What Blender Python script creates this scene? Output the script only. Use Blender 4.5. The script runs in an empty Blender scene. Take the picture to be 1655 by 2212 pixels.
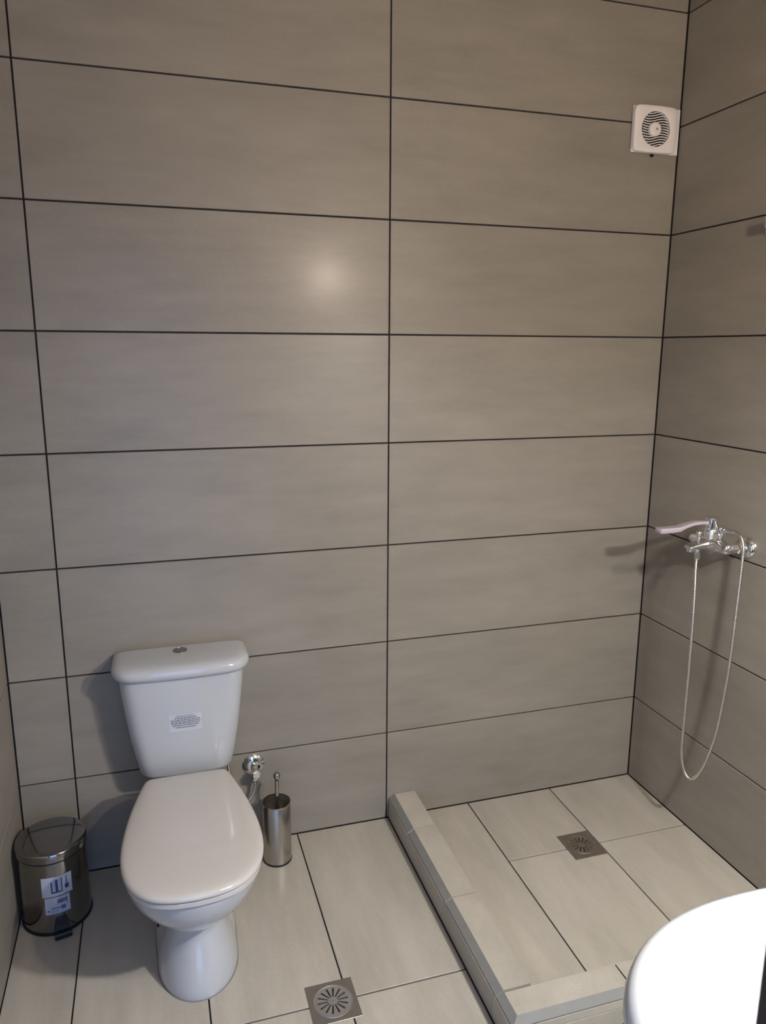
import bpy, bmesh, math, random
from mathutils import Matrix, Vector

random.seed(7)
scene = bpy.context.scene
C = scene.collection
PI = math.pi
U = 1.0 / 3.0                      # one tile row = 33.3 cm

# ------------------------------------------------------------------ camera
cam_d = bpy.data.cameras.new('camera')
cam = bpy.data.objects.new('camera', cam_d)
C.objects.link(cam)
R = [[0.956610494241824, 0.28575525066860213, 0.05692362446065398],
     [-0.29133332347842594, 0.9349682298351658, 0.2023840503347815],
     [0.004610524636963071, -0.21018645511597764, 0.9776504473217159]]
CAM = (-0.7127, -2.2742, 1.6143)
cam.matrix_world = Matrix((
    (R[0][0], R[0][2], -R[0][1], CAM[0]),
    (R[1][0], R[1][2], -R[1][1], CAM[1]),
    (R[2][0], R[2][2], -R[2][1], CAM[2]),
    (0, 0, 0, 1)))
cam_d.sensor_fit = 'VERTICAL'
cam_d.sensor_height = 36.0
cam_d.lens = 36.0 * 1634.76 / 2212.0
cam_d.clip_start = 0.02
cam_d.dof.use_dof = True
cam_d.dof.focus_distance = 2.35
cam_d.dof.aperture_fstop = 11.0
scene.camera = cam

# ------------------------------------------------------------------ world, lamp light, exposure
world = bpy.data.worlds.new('world')
scene.world = world
world.use_nodes = True
bg = world.node_tree.nodes['Background']
bg.inputs[0].default_value = (0.31, 0.50, 1.0, 1)      # daylight that comes in through the doorway
bg.inputs[1].default_value = 0.92
LAMP_COL = (1.0, 1.01, 1.03)          # flat white panel under the lamp
GLOBE_COL = (1.0, 0.84, 0.69)         # warm globe above it
GLOBE_STRENGTH = 235.0
LAMP_POS = (0.235, -1.885, 1.99)
PANEL_POS = (0.36, -1.80, 1.70)
LAMP_STRENGTH = 560.0
scene.view_settings.view_transform = 'Standard'
scene.view_settings.look = 'None'
scene.view_settings.gamma = 1.0
scene.view_settings.use_curve_mapping = False
scene.view_settings.exposure = 1.69

# ------------------------------------------------------------------ materials
def srgb(r, g, b):
    f = lambda c: (c / 255 / 12.92) if c / 255 <= 0.04045 else ((c / 255 + 0.055) / 1.055) ** 2.4
    return (f(r), f(g), f(b), 1)

def mat(name, col, rough=0.5, metal=0.0, coat=0.0, spec=0.5, bump=None, aniso=0.0, var=0.03):
    m = bpy.data.materials.new(name)
    m.use_nodes = True
    nt = m.node_tree
    b = nt.nodes['Principled BSDF']
    b.inputs['Roughness'].default_value = rough
    b.inputs['Metallic'].default_value = metal
    b.inputs['Coat Weight'].default_value = coat
    b.inputs['Coat Roughness'].default_value = 0.05
    b.inputs['Specular IOR Level'].default_value = spec
    b.inputs['Anisotropic'].default_value = aniso
    tc = nt.nodes.new('ShaderNodeTexCoord')
    n = nt.nodes.new('ShaderNodeTexNoise')
    n.inputs['Scale'].default_value = 35
    n.inputs['Detail'].default_value = 3
    nt.links.new(tc.outputs['Object'], n.inputs['Vector'])
    mx = nt.nodes.new('ShaderNodeMix')
    mx.data_type = 'RGBA'
    mx.inputs[6].default_value = tuple(max(0, c * (1 - var)) for c in col[:3]) + (1,)
    mx.inputs[7].default_value = tuple(min(1, c * (1 + var)) for c in col[:3]) + (1,)
    nt.links.new(n.outputs[0], mx.inputs[0])
    nt.links.new(mx.outputs[2], b.inputs['Base Color'])
    if bump:
        n2 = nt.nodes.new('ShaderNodeTexNoise')
        n2.inputs['Scale'].default_value = bump[0]
        nt.links.new(tc.outputs['Object'], n2.inputs['Vector'])
        bp = nt.nodes.new('ShaderNodeBump')
        bp.inputs['Strength'].default_value = bump[1]
        bp.inputs['Distance'].default_value = 0.002
        nt.links.new(n2.outputs[0], bp.inputs['Height'])
        nt.links.new(bp.outputs[0], b.inputs['Normal'])
    return m

def tile_mat(name, stretch, base, rough=0.42):
    """concrete-look porcelain: soft clouds drawn out along the tile, fine grain, slight tone shift per tile"""
    m = bpy.data.materials.new(name)
    m.use_nodes = True
    nt = m.node_tree
    L = nt.links.new
    b = nt.nodes['Principled BSDF']
    tc = nt.nodes.new('ShaderNodeTexCoord')
    oi = nt.nodes.new('ShaderNodeObjectInfo')
    mul = nt.nodes.new('ShaderNodeMath'); mul.operation = 'MULTIPLY'; mul.inputs[1].default_value = 37.0
    L(oi.outputs['Random'], mul.inputs[0])
    add = nt.nodes.new('ShaderNodeVectorMath'); add.operation = 'ADD'
    L(tc.outputs['Object'], add.inputs[0]); L(mul.outputs[0], add.inputs[1])
    mp = nt.nodes.new('ShaderNodeMapping'); mp.inputs['Scale'].default_value = stretch
    L(add.outputs[0], mp.inputs[0])
    def noise(scale, detail, src, rough_=0.55):
        n = nt.nodes.new('ShaderNodeTexNoise')
        n.inputs['Scale'].default_value = scale; n.inputs['Detail'].default_value = detail
        n.inputs['Roughness'].default_value = rough_
        L(src, n.inputs['Vector']); return n
    cloud = noise(4.5, 5, mp.outputs[0], 0.6)
    streak = noise(14, 6, mp.outputs[0], 0.65)
    grain = noise(420, 2, add.outputs[0], 0.6)
    ramp = nt.nodes.new('ShaderNodeValToRGB')
    ramp.color_ramp.elements[0].position = 0.30
    ramp.color_ramp.elements[1].position = 0.72
    d, l_ = 0.79, 1.12
    ramp.color_ramp.elements[0].color = (base[0] * d * .99, base[1] * d, base[2] * d * .98, 1)
    ramp.color_ramp.elements[1].color = (base[0] * l_, base[1] * l_, base[2] * l_, 1)
    mixn = nt.nodes.new('ShaderNodeMix'); mixn.data_type = 'FLOAT'; mixn.inputs[0].default_value = 0.42
    L(cloud.outputs[0], mixn.inputs[2]); L(streak.outputs[0], mixn.inputs[3])
    L(mixn.outputs[0], ramp.inputs[0])
    gm = nt.nodes.new('ShaderNodeMapRange')
    gm.inputs['From Min'].default_value = 0.25; gm.inputs['From Max'].default_value = 0.75
    gm.inputs['To Min'].default_value = 0.90; gm.inputs['To Max'].default_value = 1.09
    L(grain.outputs[0], gm.inputs[0])
    tone = nt.nodes.new('ShaderNodeMapRange')
    tone.inputs['To Min'].default_value = 0.96; tone.inputs['To Max'].default_value = 1.04
    L(oi.outputs['Random'], tone.inputs[0])
    m1 = nt.nodes.new('ShaderNodeMath'); m1.operation = 'MULTIPLY'
    L(gm.outputs[0], m1.inputs[0]); L(tone.outputs[0], m1.inputs[1])
    vm = nt.nodes.new('ShaderNodeVectorMath'); vm.operation = 'SCALE'
    L(ramp.outputs[0], vm.inputs[0]); L(m1.outputs[0], vm.inputs['Scale'])
    L(vm.outputs[0], b.inputs['Base Color'])
    rr = nt.nodes.new('ShaderNodeMapRange')
    rr.inputs['To Min'].default_value = rough - 0.06; rr.inputs['To Max'].default_value = rough + 0.08
    L(streak.outputs[0], rr.inputs[0]); L(rr.outputs[0], b.inputs['Roughness'])
    b.inputs['Specular IOR Level'].default_value = 0.4
    b.inputs['Coat Weight'].default_value = 0.11
    b.inputs['Coat Roughness'].default_value = 0.20
    bp = nt.nodes.new('ShaderNodeBump'); bp.inputs['Strength'].default_value = 0.06
    bp.inputs['Distance'].default_value = 0.001
    L(grain.outputs[0], bp.inputs['Height']); L(bp.outputs[0], b.inputs['Normal'])
    return m

TB = srgb(141, 134, 123)
FB = srgb(175, 168, 155)
M = {}
M['tile_x'] = tile_mat('concrete_tile_along_x', (0.35, 1, 1.6), TB)
M['tile_y'] = tile_mat('concrete_tile_along_y', (1, 0.35, 1.6), TB)
M['floor_tile'] = tile_mat('concrete_floor_tile', (1.6, 0.35, 1), FB, 0.36)
M['kerb_tile'] = tile_mat('concrete_kerb_tile', (1.2, 0.8, 1), FB, 0.40)
M['raw_edge'] = mat('raw_tile_edge', srgb(122, 121, 116), 0.6, bump=(90, 0.3), var=0.08)
M['grout'] = mat('dark_grout', srgb(36, 31, 28), 0.85, var=0.15)
M['mortar'] = mat('mortar', srgb(40, 35, 32), 0.9, var=0.1)
M['plaster'] = mat('ceiling_plaster', srgb(170, 160, 148), 0.85, bump=(60, 0.1))
M['dark_wood'] = mat('dark_wood', srgb(40, 24, 18), 0.5, var=0.2)
M['ceramic'] = mat('white_ceramic', srgb(179, 182, 184), 0.06, coat=0.4, var=0.005)
M['seat'] = mat('white_seat_plastic', srgb(190, 186, 179), 0.09, coat=0.2, var=0.005)
M['white_plastic'] = mat('white_fan_plastic', srgb(226, 220, 216), 0.4, var=0.01)
M['chrome'] = mat('chrome', (0.82, 0.83, 0.84, 1), 0.07, metal=1, var=0.01)
M['hose_metal'] = mat('hose_metal', (0.74, 0.71, 0.66, 1), 0.28, metal=1, var=0.02)
M['steel'] = mat('polished_steel', (0.46, 0.44, 0.42, 1), 0.13, metal=1, var=0.02)
M['bin_steel'] = mat('dark_polished_steel', (0.29, 0.285, 0.28, 1), 0.11, metal=1, var=0.02)
M['button'] = mat('button_metal', (0.33, 0.33, 0.34, 1), 0.22, metal=1, var=0.02)
M['brushed'] = mat('brushed_steel', (0.48, 0.455, 0.42, 1), 0.24, metal=1, aniso=0.6, var=0.03)
M['drain_steel'] = mat('dull_drain_steel', (0.30, 0.275, 0.245, 1), 0.42, metal=0.85, bump=(160, 0.15), var=0.15)
M['grate_steel'] = mat('grate_steel', (0.46, 0.44, 0.41, 1), 0.42, metal=0.85, bump=(160, 0.15), var=0.1)
M['shower_drain'] = mat('stained_drain_steel', (0.23, 0.195, 0.155, 1), 0.5, metal=0.7, bump=(160, 0.2), var=0.2)
M['black'] = mat('black_plastic', srgb(11, 11, 12), 0.5, var=0.1)
M['dark_hole'] = mat('dark_hole', srgb(14, 13, 12), 0.9)
M['grille_dark'] = mat('grille_dark', srgb(26, 29, 31), 0.8)
M['paper'] = mat('sticker_paper', srgb(168, 174, 188), 0.45, var=0.01)
M['clear_sticker'] = mat('pale_sticker', srgb(186, 190, 195), 0.3, var=0.005)
M['ink'] = mat('dark_ink', srgb(62, 66, 76), 0.6)
M['blue_ink'] = mat('blue_ink', srgb(38, 52, 88), 0.6)
M['pale_ink'] = mat('pale_blue_ink', srgb(140, 152, 178), 0.6)
M['lever'] = mat('lilac_film', srgb(186, 176, 186), 0.3, metal=0.25, var=0.03)
M['brush_hair'] = mat('brush_bristle', srgb(210, 210, 205), 0.8)
lm = bpy.data.materials.new('lamp_glass'); lm.use_nodes = True
_b = lm.node_tree.nodes['Principled BSDF']
_b.inputs['Base Color'].default_value = (0.9, 0.88, 0.84, 1)
_b.inputs['Emission Color'].default_value = LAMP_COL + (1,)
_b.inputs['Emission Strength'].default_value = LAMP_STRENGTH
M['lamp_glass'] = lm
lm2 = lm.copy(); lm2.name = 'warm_globe_glass'
lm2.node_tree.nodes['Principled BSDF'].inputs['Emission Color'].default_value = GLOBE_COL + (1,)
lm2.node_tree.nodes['Principled BSDF'].inputs['Emission Strength'].default_value = GLOBE_STRENGTH
M['warm_glass'] = lm2

# ------------------------------------------------------------------ helpers
def link(o): C.objects.link(o); return o

def finish(name, bm, m, parent=None, origin=(0, 0, 0), angle=40, smooth=True):
    """one mesh object; vertices given in world coordinates, origin = where its root stands"""
    bmesh.ops.recalc_face_normals(bm, faces=bm.faces)
    me = bpy.data.meshes.new(name)
    if any(origin):
        bmesh.ops.translate(bm, verts=bm.verts, vec=tuple(-c for c in origin))
    bm.to_mesh(me); bm.free()
    for mm in (m if isinstance(m, (list, tuple)) else [m]):
        me.materials.append(M[mm])
    if smooth:
        for p in me.polygons: p.use_smooth = True
        me.set_sharp_from_angle(angle=math.radians(angle))
    o = link(bpy.data.objects.new(name, me))
    if parent: o.parent = parent
    return o

class Thing:
    def __init__(s, name, label, cat, loc):
        s.loc = loc
        s.o = link(bpy.data.objects.new(name, None))
        s.o.location = loc; s.o.empty_display_size = 0.05
        s.o['label'] = label; s.o['category'] = cat
    def part(s, name, bm, m, parent=None, angle=40, label=None):
        o = finish(name, bm, m, parent or s.o, s.loc, angle)
        if label: o['label'] = label
        return o

def box(bm, x0, x1, y0, y1, z0, z1, bev=0.0, seg=1):
    g = bmesh.ops.create_cube(bm, size=1.0)
    vs = g['verts']
    for v in vs:
        v.co = Vector(((x0 + x1) / 2 + v.co.x * (x1 - x0), (y0 + y1) / 2 + v.co.y * (y1 - y0), (z0 + z1) / 2 + v.co.z * (z1 - z0)))
    if bev > 0:
        es = list({e for v in vs for e in v.link_edges})
        bmesh.ops.bevel(bm, geom=es, offset=bev, segments=seg, profile=0.5, affect='EDGES')
    return bm

def nbox(*a, **k): return box(bmesh.new(), *a, **k)

def lathe(bm, prof, centre, axis='Z', seg=32, cap0=True, cap1=True):
    """revolve (r, h) profile; h runs along axis from centre"""
    rings = []
    for r, h in prof:
        ring = []
        for i in range(seg):
            a = 2 * PI * i / seg
            c, s = r * math.cos(a), r * math.sin(a)
            if axis == 'Z': p = (c, s, h)
            elif axis == 'Y': p = (c, h, s)
            else: p = (h, c, s)
            ring.append(bm.verts.new(Vector(p) + Vector(centre)))
        rings.append(ring)
    for a, b in zip(rings, rings[1:]):
        for i in range(seg):
            bm.faces.new((a[i], a[(i + 1) % seg], b[(i + 1) % seg], b[i]))
    if cap0 and prof[0][0] > 1e-6: bm.faces.new(rings[0])
    if cap1 and prof[-1][0] > 1e-6: bm.faces.new(rings[-1])
    bmesh.ops.remove_doubles(bm, verts=[v for r in (rings[0], rings[-1]) for v in r], dist=1e-6)
    return bm

def catmull(pts, n):
    P = [Vector(p) for p in pts]
    P = [P[0] * 2 - P[1]] + P + [P[-1] * 2 - P[-2]]
    out = []
    for i in range(1, len(P) - 2):
        for k in range(n):
            t = k / n
            p0, p1, p2, p3 = P[i - 1:i + 3]
            out.append(0.5 * ((2 * p1) + (p2 - p0) * t + (2 * p0 - 5 * p1 + 4 * p2 - p3) * t * t + (3 * p1 - p0 - 3 * p2 + p3) * t ** 3))
    out.append(P[-2])
    return out

def tube(bm, pts, rad, seg=8):
    """rad: number or function of the index"""
    pts = [Vector(p) for p in pts]
    n = len(pts)
    up = Vector((0, 0, 1))
    t0 = (pts[1] - pts[0]).normalized()
    if abs(t0.dot(up)) > 0.9: up = Vector((1, 0, 0))
    nrm = (up - t0 * up.dot(t0)).normalized()
    rings = []
    for i, p in enumerate(pts):
        t = (pts[min(i + 1, n - 1)] - pts[max(i - 1, 0)]).normalized()
        nrm = (nrm - t * nrm.dot(t)).normalized()
        bi = t.cross(nrm)
        r = rad(i) if callable(rad) else rad
        rings.append([bm.verts.new(p + (nrm * math.cos(2 * PI * k / seg) + bi * math.sin(2 * PI * k / seg)) * r) for k in range(seg)])
    for a, b in zip(rings, rings[1:]):
        for i in range(seg):
            bm.faces.new((a[i], a[(i + 1) % seg], b[(i + 1) % seg], b[i]))
    bm.faces.new(rings[0]); bm.faces.new(rings[-1])
    return bm

def loft(bm, rings, cap0=True, cap1=True):
    vr = [[bm.verts.new(p) for p in r] for r in rings]
    n = len(vr[0])
    for a, b in zip(vr, vr[1:]):
        for i in range(n):
            bm.faces.new((a[i], a[(i + 1) % n], b[(i + 1) % n], b[i]))
    if cap0: bm.faces.new(vr[0])
    if cap1: bm.faces.new(vr[-1])
    return bm

def structure(o): o['kind'] = 'structure'; return o

# ------------------------------------------------------------------ room shell
XL, XR = -1.157, 0.986
YF = -5.95 * U                     # inner face of the front wall
H = 2.78
G = 0.0023                         # half joint
T = 0.006                          # how far a tile stands out of the grout bed
WT = 0.10

wall_back = structure(finish('wall_back', nbox(XL - WT, XR + WT, T, WT, 0 - 0.05, H), 'grout'))
wall_right = structure(finish('wall_right', nbox(XR + T, XR + WT, YF - .12, T, -0.05, H), 'grout'))
wall_left = structure(finish('wall_left', nbox(XL - WT, XL - T, YF - .12, T, -0.05, H), 'grout'))
floor = structure(finish('floor', nbox(XL - WT, XR + WT, YF - .6, WT, -0.12, -0.004), 'grout'))
ceiling = structure(finish('ceiling', nbox(XL - WT, XR + WT, YF - .12, WT, H, H + 0.1), 'plaster'))
# front wall with the doorway the photograph is taken from
DX0, DX1, DH = -3.10 * U, -1.131 * U, 2.06
bm = bmesh.new()
FW0, FW1 = YF - 0.12, YF
box(bm, DX1 + 0.03, XR + WT, FW0, FW1, 0, H)
box(bm, XL - WT, DX0 - 0.03, FW0, FW1, 0, H)
box(bm, DX0 - 0.03, DX1 + 0.03, FW0, FW1, DH + 0.03, H)
wall_front = structure(finish('wall_front', bm, 'tile_x'))
# dark wooden door frame: its right post shows in the lower right corner
JY0, JY1 = FW0 - 0.012, YF + 0.017
door = structure(finish('door_1', nbox(DX1, DX1 + 0.03, JY0, JY1, 0, DH, 0.002), 'dark_wood'))
for nm, a in (('post', (DX0 - 0.03, DX0, JY0, JY1, 0, DH)), ('head', (DX0 - 0.03, DX1 + 0.03, JY0, JY1, DH, DH + 0.03))):
    finish(nm, nbox(*a, bev=0.002), 'dark_wood', door)
finish('strike_plate', nbox(DX1 - 0.0015, DX1 + 0.001, JY1 - 0.035, JY1 - 0.012, 0.93, 1.05, 0.0005), 'steel', door)

tile_cache = {}
def tile(parent, cx, cy, cz, sx, sy, sz, m, bev=0.0012):
    key = (round(sx, 4), round(sy, 4), round(sz, 4), m)
    me = tile_cache.get(key)
    if me is None:
        b = nbox(-sx / 2, sx / 2, -sy / 2, sy / 2, -sz / 2, sz / 2, bev=bev)
        bmesh.ops.recalc_face_normals(b, faces=b.faces)
        me = bpy.data.meshes.new('tile'); b.to_mesh(me); b.free()
        me.materials.append(M[m]); tile_cache[key] = me
    o = link(bpy.data.objects.new('tile', me))
    o.location = (cx, cy, cz); o.parent = parent
    return o

ZR = [0.0] + [0.325 + k * U for k in range(8)]
ZR = [z for z in ZR if z < H - 0.05] + [H]
def wall_tiles(wall, axis, cols, face, sign, m):
    """cols: joint positions along the wall; face: plane of the tile surface; sign: direction out of the wall"""
    for z0, z1 in zip(ZR, ZR[1:]):
        for a0, a1 in zip(cols, cols[1:]):
            if axis == 'x':
                tile(wall, (a0 + a1) / 2, face - sign * 0.005, (z0 + z1) / 2, a1 - a0 - 2 * G, 0.010, z1 - z0 - 2 * G, m)
            else:
                tile(wall, face - sign * 0.005, (a0 + a1) / 2, (z0 + z1) / 2, 0.010, a1 - a0 - 2 * G, z1 - z0 - 2 * G, m)
wall_tiles(wall_back, 'x', [XL + 0.001, -2.996 * U, 0.0, XR - 0.001], 0.0, -1, 'tile_x')
wall_tiles(wall_right, 'y', [YF, -3 * U, 0.0], XR, -1, 'tile_y')
wall_tiles(wall_left, 'y', [YF, -3.0 * U, 0.0], XL, 1, 'tile_y')

# floor tiles: wide strips that run away from the camera
def floor_tile(x0, x1, y0, y1):
    tile(floor, (x0 + x1) / 2, (y0 + y1) / 2, -0.005, x1 - x0 - 2 * G * .9, y1 - y0 - 2 * G * 1.15, 0.010, 'floor_tile', 0.0008)
fx = [XL, -2.953 * U, -1.972 * U, -0.955 * U, 0.02 * U]
for x0, x1 in zip(fx, fx[1:]):
    for y0, y1 in ((-2.095 * U, 0), (-5.095 * U, -2.095 * U), (YF - 0.6, -5.095 * U)):
        floor_tile(x0, x1, y0, y1)
for x0, x1 in ((0.02 * U, 0.995 * U), (0.995 * U, 1.98 * U), (1.98 * U, XR)):
    for y0, y1 in ((-5.095 * U, -2.90 * U), (YF - 0.1, -5.095 * U)):
        floor_tile(x0, x1, y0, y1)
# shower floor
floor_tile(0.30 * U, 0.93 * U, -2.70 * U, 0)
for x0, x1 in ((0.93 * U, 1.925 * U), (1.925 * U, XR)):
    for y0, y1 in ((-1.005 * U, 0), (-2.70 * U, -1.005 * U)):
        floor_tile(x0, x1, y0, y1)

# ------------------------------------------------------------------ tiled kerb of the shower
def zz(z): return (z + 0.975) * U
K = Thing('shower_kerb', 'low tiled kerb with bevelled grey edges around the shower floor', 'kerb', (0.17 * U, -1.45 * U, 0))
KT, KC, KE = zz(-0.71), zz(-0.745), zz(-0.757)
xo, xi = 0.02 * U, 0.31 * U
yo, yi = -2.90 * U, -2.635 * U
bm = bmesh.new()
box(bm, xo + 0.004, xi - 0.003, yo + 0.004, -0.0005, 0.0002, KE)
box(bm, xi - 0.003, XR - 0.001, yo + 0.004, yi - 0.003, 0.0002, KE)
K.part('kerb_core', bm, 'mortar')

def kerb_top(prof, along, a0, a1, a0in=None, a1in=None):
    """prof: list of (across, z) clockwise from inner bottom; face 2-3 is the bevel; ends mitred if a?in given"""
    bm = bmesh.new()
    lo, hi = min(p[0] for p in prof), max(p[0] for p in prof)
    ends = []
    for a, ain in ((a0, a0in), (a1, a1in)):
        ring = []
        for c, z in prof:
            if ain is None: aa = a
            else: aa = ain(c)
            ring.append(bm.verts.new((c, aa, z) if along == 'y' else (aa, c, z)))
        ends.append(ring)
    n = len(prof)
    for i in range(n):
        f = bm.faces.new((ends[0][i], ends[0][(i + 1) % n], ends[1][(i + 1) % n], ends[1][i]))
        if i in (2, 3): f.material_index = 1
    bm.faces.new(ends[0]); bm.faces.new(ends[1])
    return bm
left_prof = [(xi, KE), (xi, KT), (0.087 * U, KT), (0.026 * U, KC), (0.026 * U, KE)]
jy = [0.0, -0.625 * U, -1.612 * U, -2.618 * U]
for y1, y0 in zip(jy, jy[1:]):
    K.part('tile', kerb_top(left_prof, 'y', y0 + G * .85, y1 - (G * .85 if y1 else 0.002)), ['kerb_tile', 'raw_edge'], angle=15)
# corner piece of the left run (only its bevel shows, the front run owns the corner)
front_prof = [(yi, KE), (yi, KT), (-2.835 * U, KT), (-2.894 * U, KC), (-2.894 * U, KE)]
def corner(c):            # left end of the front run follows the bevel of the left run
    return {yi: xo + 0.022, -2.835 * U: xo + 0.022, -2.894 * U: xo + 0.002}[c]
jx = [0.0, 1.008 * U, 2.0 * U, XR - 0.001]
for i, (x0, x1) in enumerate(zip(jx, jx[1:])):
    if i == 0:
        K.part('tile', kerb_top(front_prof, 'x', 0, x1 - G * .85, a0in=corner), ['kerb_tile', 'raw_edge'], angle=15)
    else:
        K.part('tile', kerb_top(front_prof, 'x', x0 + G * .85, x1 - G * .85), ['kerb_tile', 'raw_edge'], angle=15)
# bevel of the left run carried round the corner
bm = bmesh.new()
a = [(xo + 0.0215, -2.621 * U, KT - .0002), (xo + 0.002, -2.621 * U, KC), (xo + 0.002, -2.894 * U, KC), (xo + 0.0215, -2.835 * U, KT - .0002)]
bvs = [bm.verts.new(p) for p in a] + [bm.verts.new((p[0], p[1], KE)) for p in a]
for f in ((0, 1, 2, 3), (4, 5, 6, 7), (0, 1, 5, 4), (1, 2, 6, 5), (2, 3, 7, 6), (3, 0, 4, 7)): bm.faces.new([bvs[i] for i in f])
K.part('corner_bevel', bm, 'raw_edge', angle=15)
# outer and inner faces
js = [-0.003, -0.627 * U, -1.583 * U, -2.574 * U, yo]
for y1, y0 in zip(js, js[1:]):
    K.part('tile', nbox(xo, xo + 0.006, y0 + G * .4, y1 - G * .4, 0.003, KE - .0005, 0.0006), 'kerb_tile')
for y1, y0 in zip((-0.003, -1.0 * U, -2.0 * U), (-1.0 * U, -2.0 * U, yi)):
    K.part('tile', nbox(xi - 0.005, xi, y0 + G * .5, y1 - G * .5, 0.003, KE - .0005, 0.0006), 'kerb_tile')
jx = [xo + 0.0062, 0.99 * U, 1.98 * U, XR - 0.001]
for x0, x1 in zip(jx, jx[1:]):
    K.part('tile', nbox(x0 + G * .4, x1 - G * .4, yo + .001, yo + 0.007, zz(-.822), KE - .0005, 0.0005), 'kerb_tile')
    K.part('tile', nbox(x0 + G * .4, x1 - G * .4, yo, yo + 0.007, 0.003, zz(-.826), 0.0005), 'kerb_tile')
    K.part('tile', nbox(max(x0, xi) + G * .5, x1 - G * .5, yi - 0.005, yi, 0.003, KE - .0005, 0.0006), 'kerb_tile')

# ------------------------------------------------------------------ toilet
TX = -0.674
W = Thing('toilet', 'white ceramic close-coupled toilet with closed lid against the tiled wall', 'toilet', (TX, -0.35, 0))

def bowl_ring(z, wf, yf, yc, wb, yb):
    pts = []
    for i in range(15):
        a = i / 14 * PI / 2
        pts.append((wf * math.sin(a), yc - (yc - yf) * math.cos(a)))
    yt = min(yc + 0.10, yb - 0.05)
    for i in range(1, 8):
        t = i / 7
        s = t * t * (3 - 2 * t)
        pts.append((wf + (wb - wf) * s, yc + (yt - yc) * t))
    for i in range(1, 5):
        pts.append((wb, yt + (yb - 0.02 - yt) * i / 4))
    pts += [(wb * 0.93, yb - 0.006), (wb * 0.8, yb)]
    full = [(TX + x, y, z) for x, y in pts] + [(TX - x, y, z) for x, y in reversed(pts[1:])]
    return full
#        z     wf     yf      yc     wb     yb
BOWL = [(0.0, 0.104, -0.600, -0.455, 0.108, -0.17),
        (0.02, 0.104, -0.600, -0.455, 0.108, -0.17),
        (0.06, 0.097, -0.590, -0.455, 0.106, -0.17),
        (0.105, 0.084, -0.574, -0.455, 0.102, -0.17),
        (0.145, 0.074, -0.561, -0.455, 0.098, -0.17),
        (0.172, 0.072, -0.560, -0.457, 0.094, -0.17),
        (0.192, 0.080, -0.578, -0.462, 0.092, -0.17),
        (0.212, 0.098, -0.606, -0.470, 0.094, -0.17),
        (0.24, 0.123, -0.640, -0.482, 0.100, -0.165),
        (0.275, 0.146, -0.672, -0.498, 0.110, -0.16),
        (0.31, 0.161, -0.694, -0.512, 0.116, -0.155),
        (0.345, 0.169, -0.706, -0.522, 0.118, -0.15),
        (0.362, 0.170, -0.709, -0.525, 0.118, -0.15),
        (0.368, 0.167, -0.706, -0.525, 0.116, -0.15)]
rows = []
for i in range(len(BOWL) - 1):
    p0, p1, p2, p3 = BOWL[max(i - 1, 0)], BOWL[i], BOWL[i + 1], BOWL[min(i + 2, len(BOWL) - 1)]
    for k in range(4):
        t = k / 4
        rows.append(tuple(0.5 * (2 * b + (c - a) * t + (2 * a - 5 * b + 4 * c - d) * t * t + (3 * b - a - 3 * c + d) * t ** 3) for a, b, c, d in zip(p0, p1, p2, p3)))
rows.append(BOWL[-1])
bowl = W.part('bowl', loft(bmesh.new(), [bowl_ring(*r) for r in rows]), 'ceramic', angle=50)
# silicone bead at the foot
W.part('base_bead', loft(bmesh.new(), [bowl_ring(0.0003, 0.1065, -0.6025, -0.455, 0.1105, -0.168), bowl_ring(0.003, 0.1048, -0.601, -0.455, 0.1088, -0.169)]), 'raw_edge')
for s in (-1, 1):
    W.part('fixing_hole', lathe(bmesh.new(), [(0.005, -0.003), (0.005, 0.0012), (0.0, 0.0014)], (TX + s * 0.101, -0.405, 0.085), 'X' , 12) if s > 0 else
           lathe(bmesh.new(), [(0.005, 0.003), (0.005, -0.0012), (0.0, -0.0014)], (TX + s * 0.101, -0.405, 0.085), 'X', 12), 'dark_hole', parent=bowl)

SEAT = [(0, -0.192), (0.05, -0.192), (0.095, -0.193), (0.111, -0.199), (0.121, -0.215), (0.135, -0.265), (0.153, -0.345), (0.167, -0.43), (0.1735, -0.505),
        (0.172, -0.565), (0.160, -0.625), (0.136, -0.671), (0.100, -0.703), (0.052, -0.720), (0, -0.725)]
def seat_outline():
    h = catmull([(x, y, 0) for x, y in SEAT], 4)
    return [(v.x, v.y) for v in h] + [(-v.x, v.y) for v in reversed(h[1:-1])]
SO = seat_outline()
def seat_ring(z, inset, so=SO, cy=-0.47):
    # inset along the outline normal
    n = len(so); out = []
    for i, (x, y) in enumerate(so):
        ax, ay = so[i - 1]; bx, by = so[(i + 1) % n]
        tx, ty = bx - ax, by - ay
        l = math.hypot(tx, ty) or 1
        nx, ny = ty / l, -tx / l
        if nx * (x) + ny * (y - cy) > 0: nx, ny = -nx, -ny
        out.append((TX + x + nx * inset, y + ny * inset, z))
    return out
def scale_ring(z, s, cy=-0.46): return [(TX + x * s, cy + (y - cy) * s, z) for x, y in SO]
zs = 0.369
W.part('seat_ring', loft(bmesh.new(), [seat_ring(zs, 0.008), seat_ring(zs + .002, 0.005), seat_ring(zs + .012, 0.0045), seat_ring(zs + 0.0145, 0.008)]), 'seat')
zl = zs + 0.0165
rings = [seat_ring(zl, 0.006), seat_ring(zl + 0.002, 0.0015), seat_ring(zl + 0.006, 0.0), seat_ring(zl + 0.011, 0.0012), seat_ring(zl + 0.0145, 0.0045),
         seat_ring(zl + 0.0168, 0.0095), seat_ring(zl + 0.018, 0.016)]
for s, dz in ((0.85, 0.0195), (0.7, 0.0205), (0.5, 0.0213), (0.25, 0.0217), (0.05, 0.0218)): rings.append(scale_ring(zl + dz, s))
W.part('seat_lid', loft(bmesh.new(), rings), 'seat', angle=60)
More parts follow.
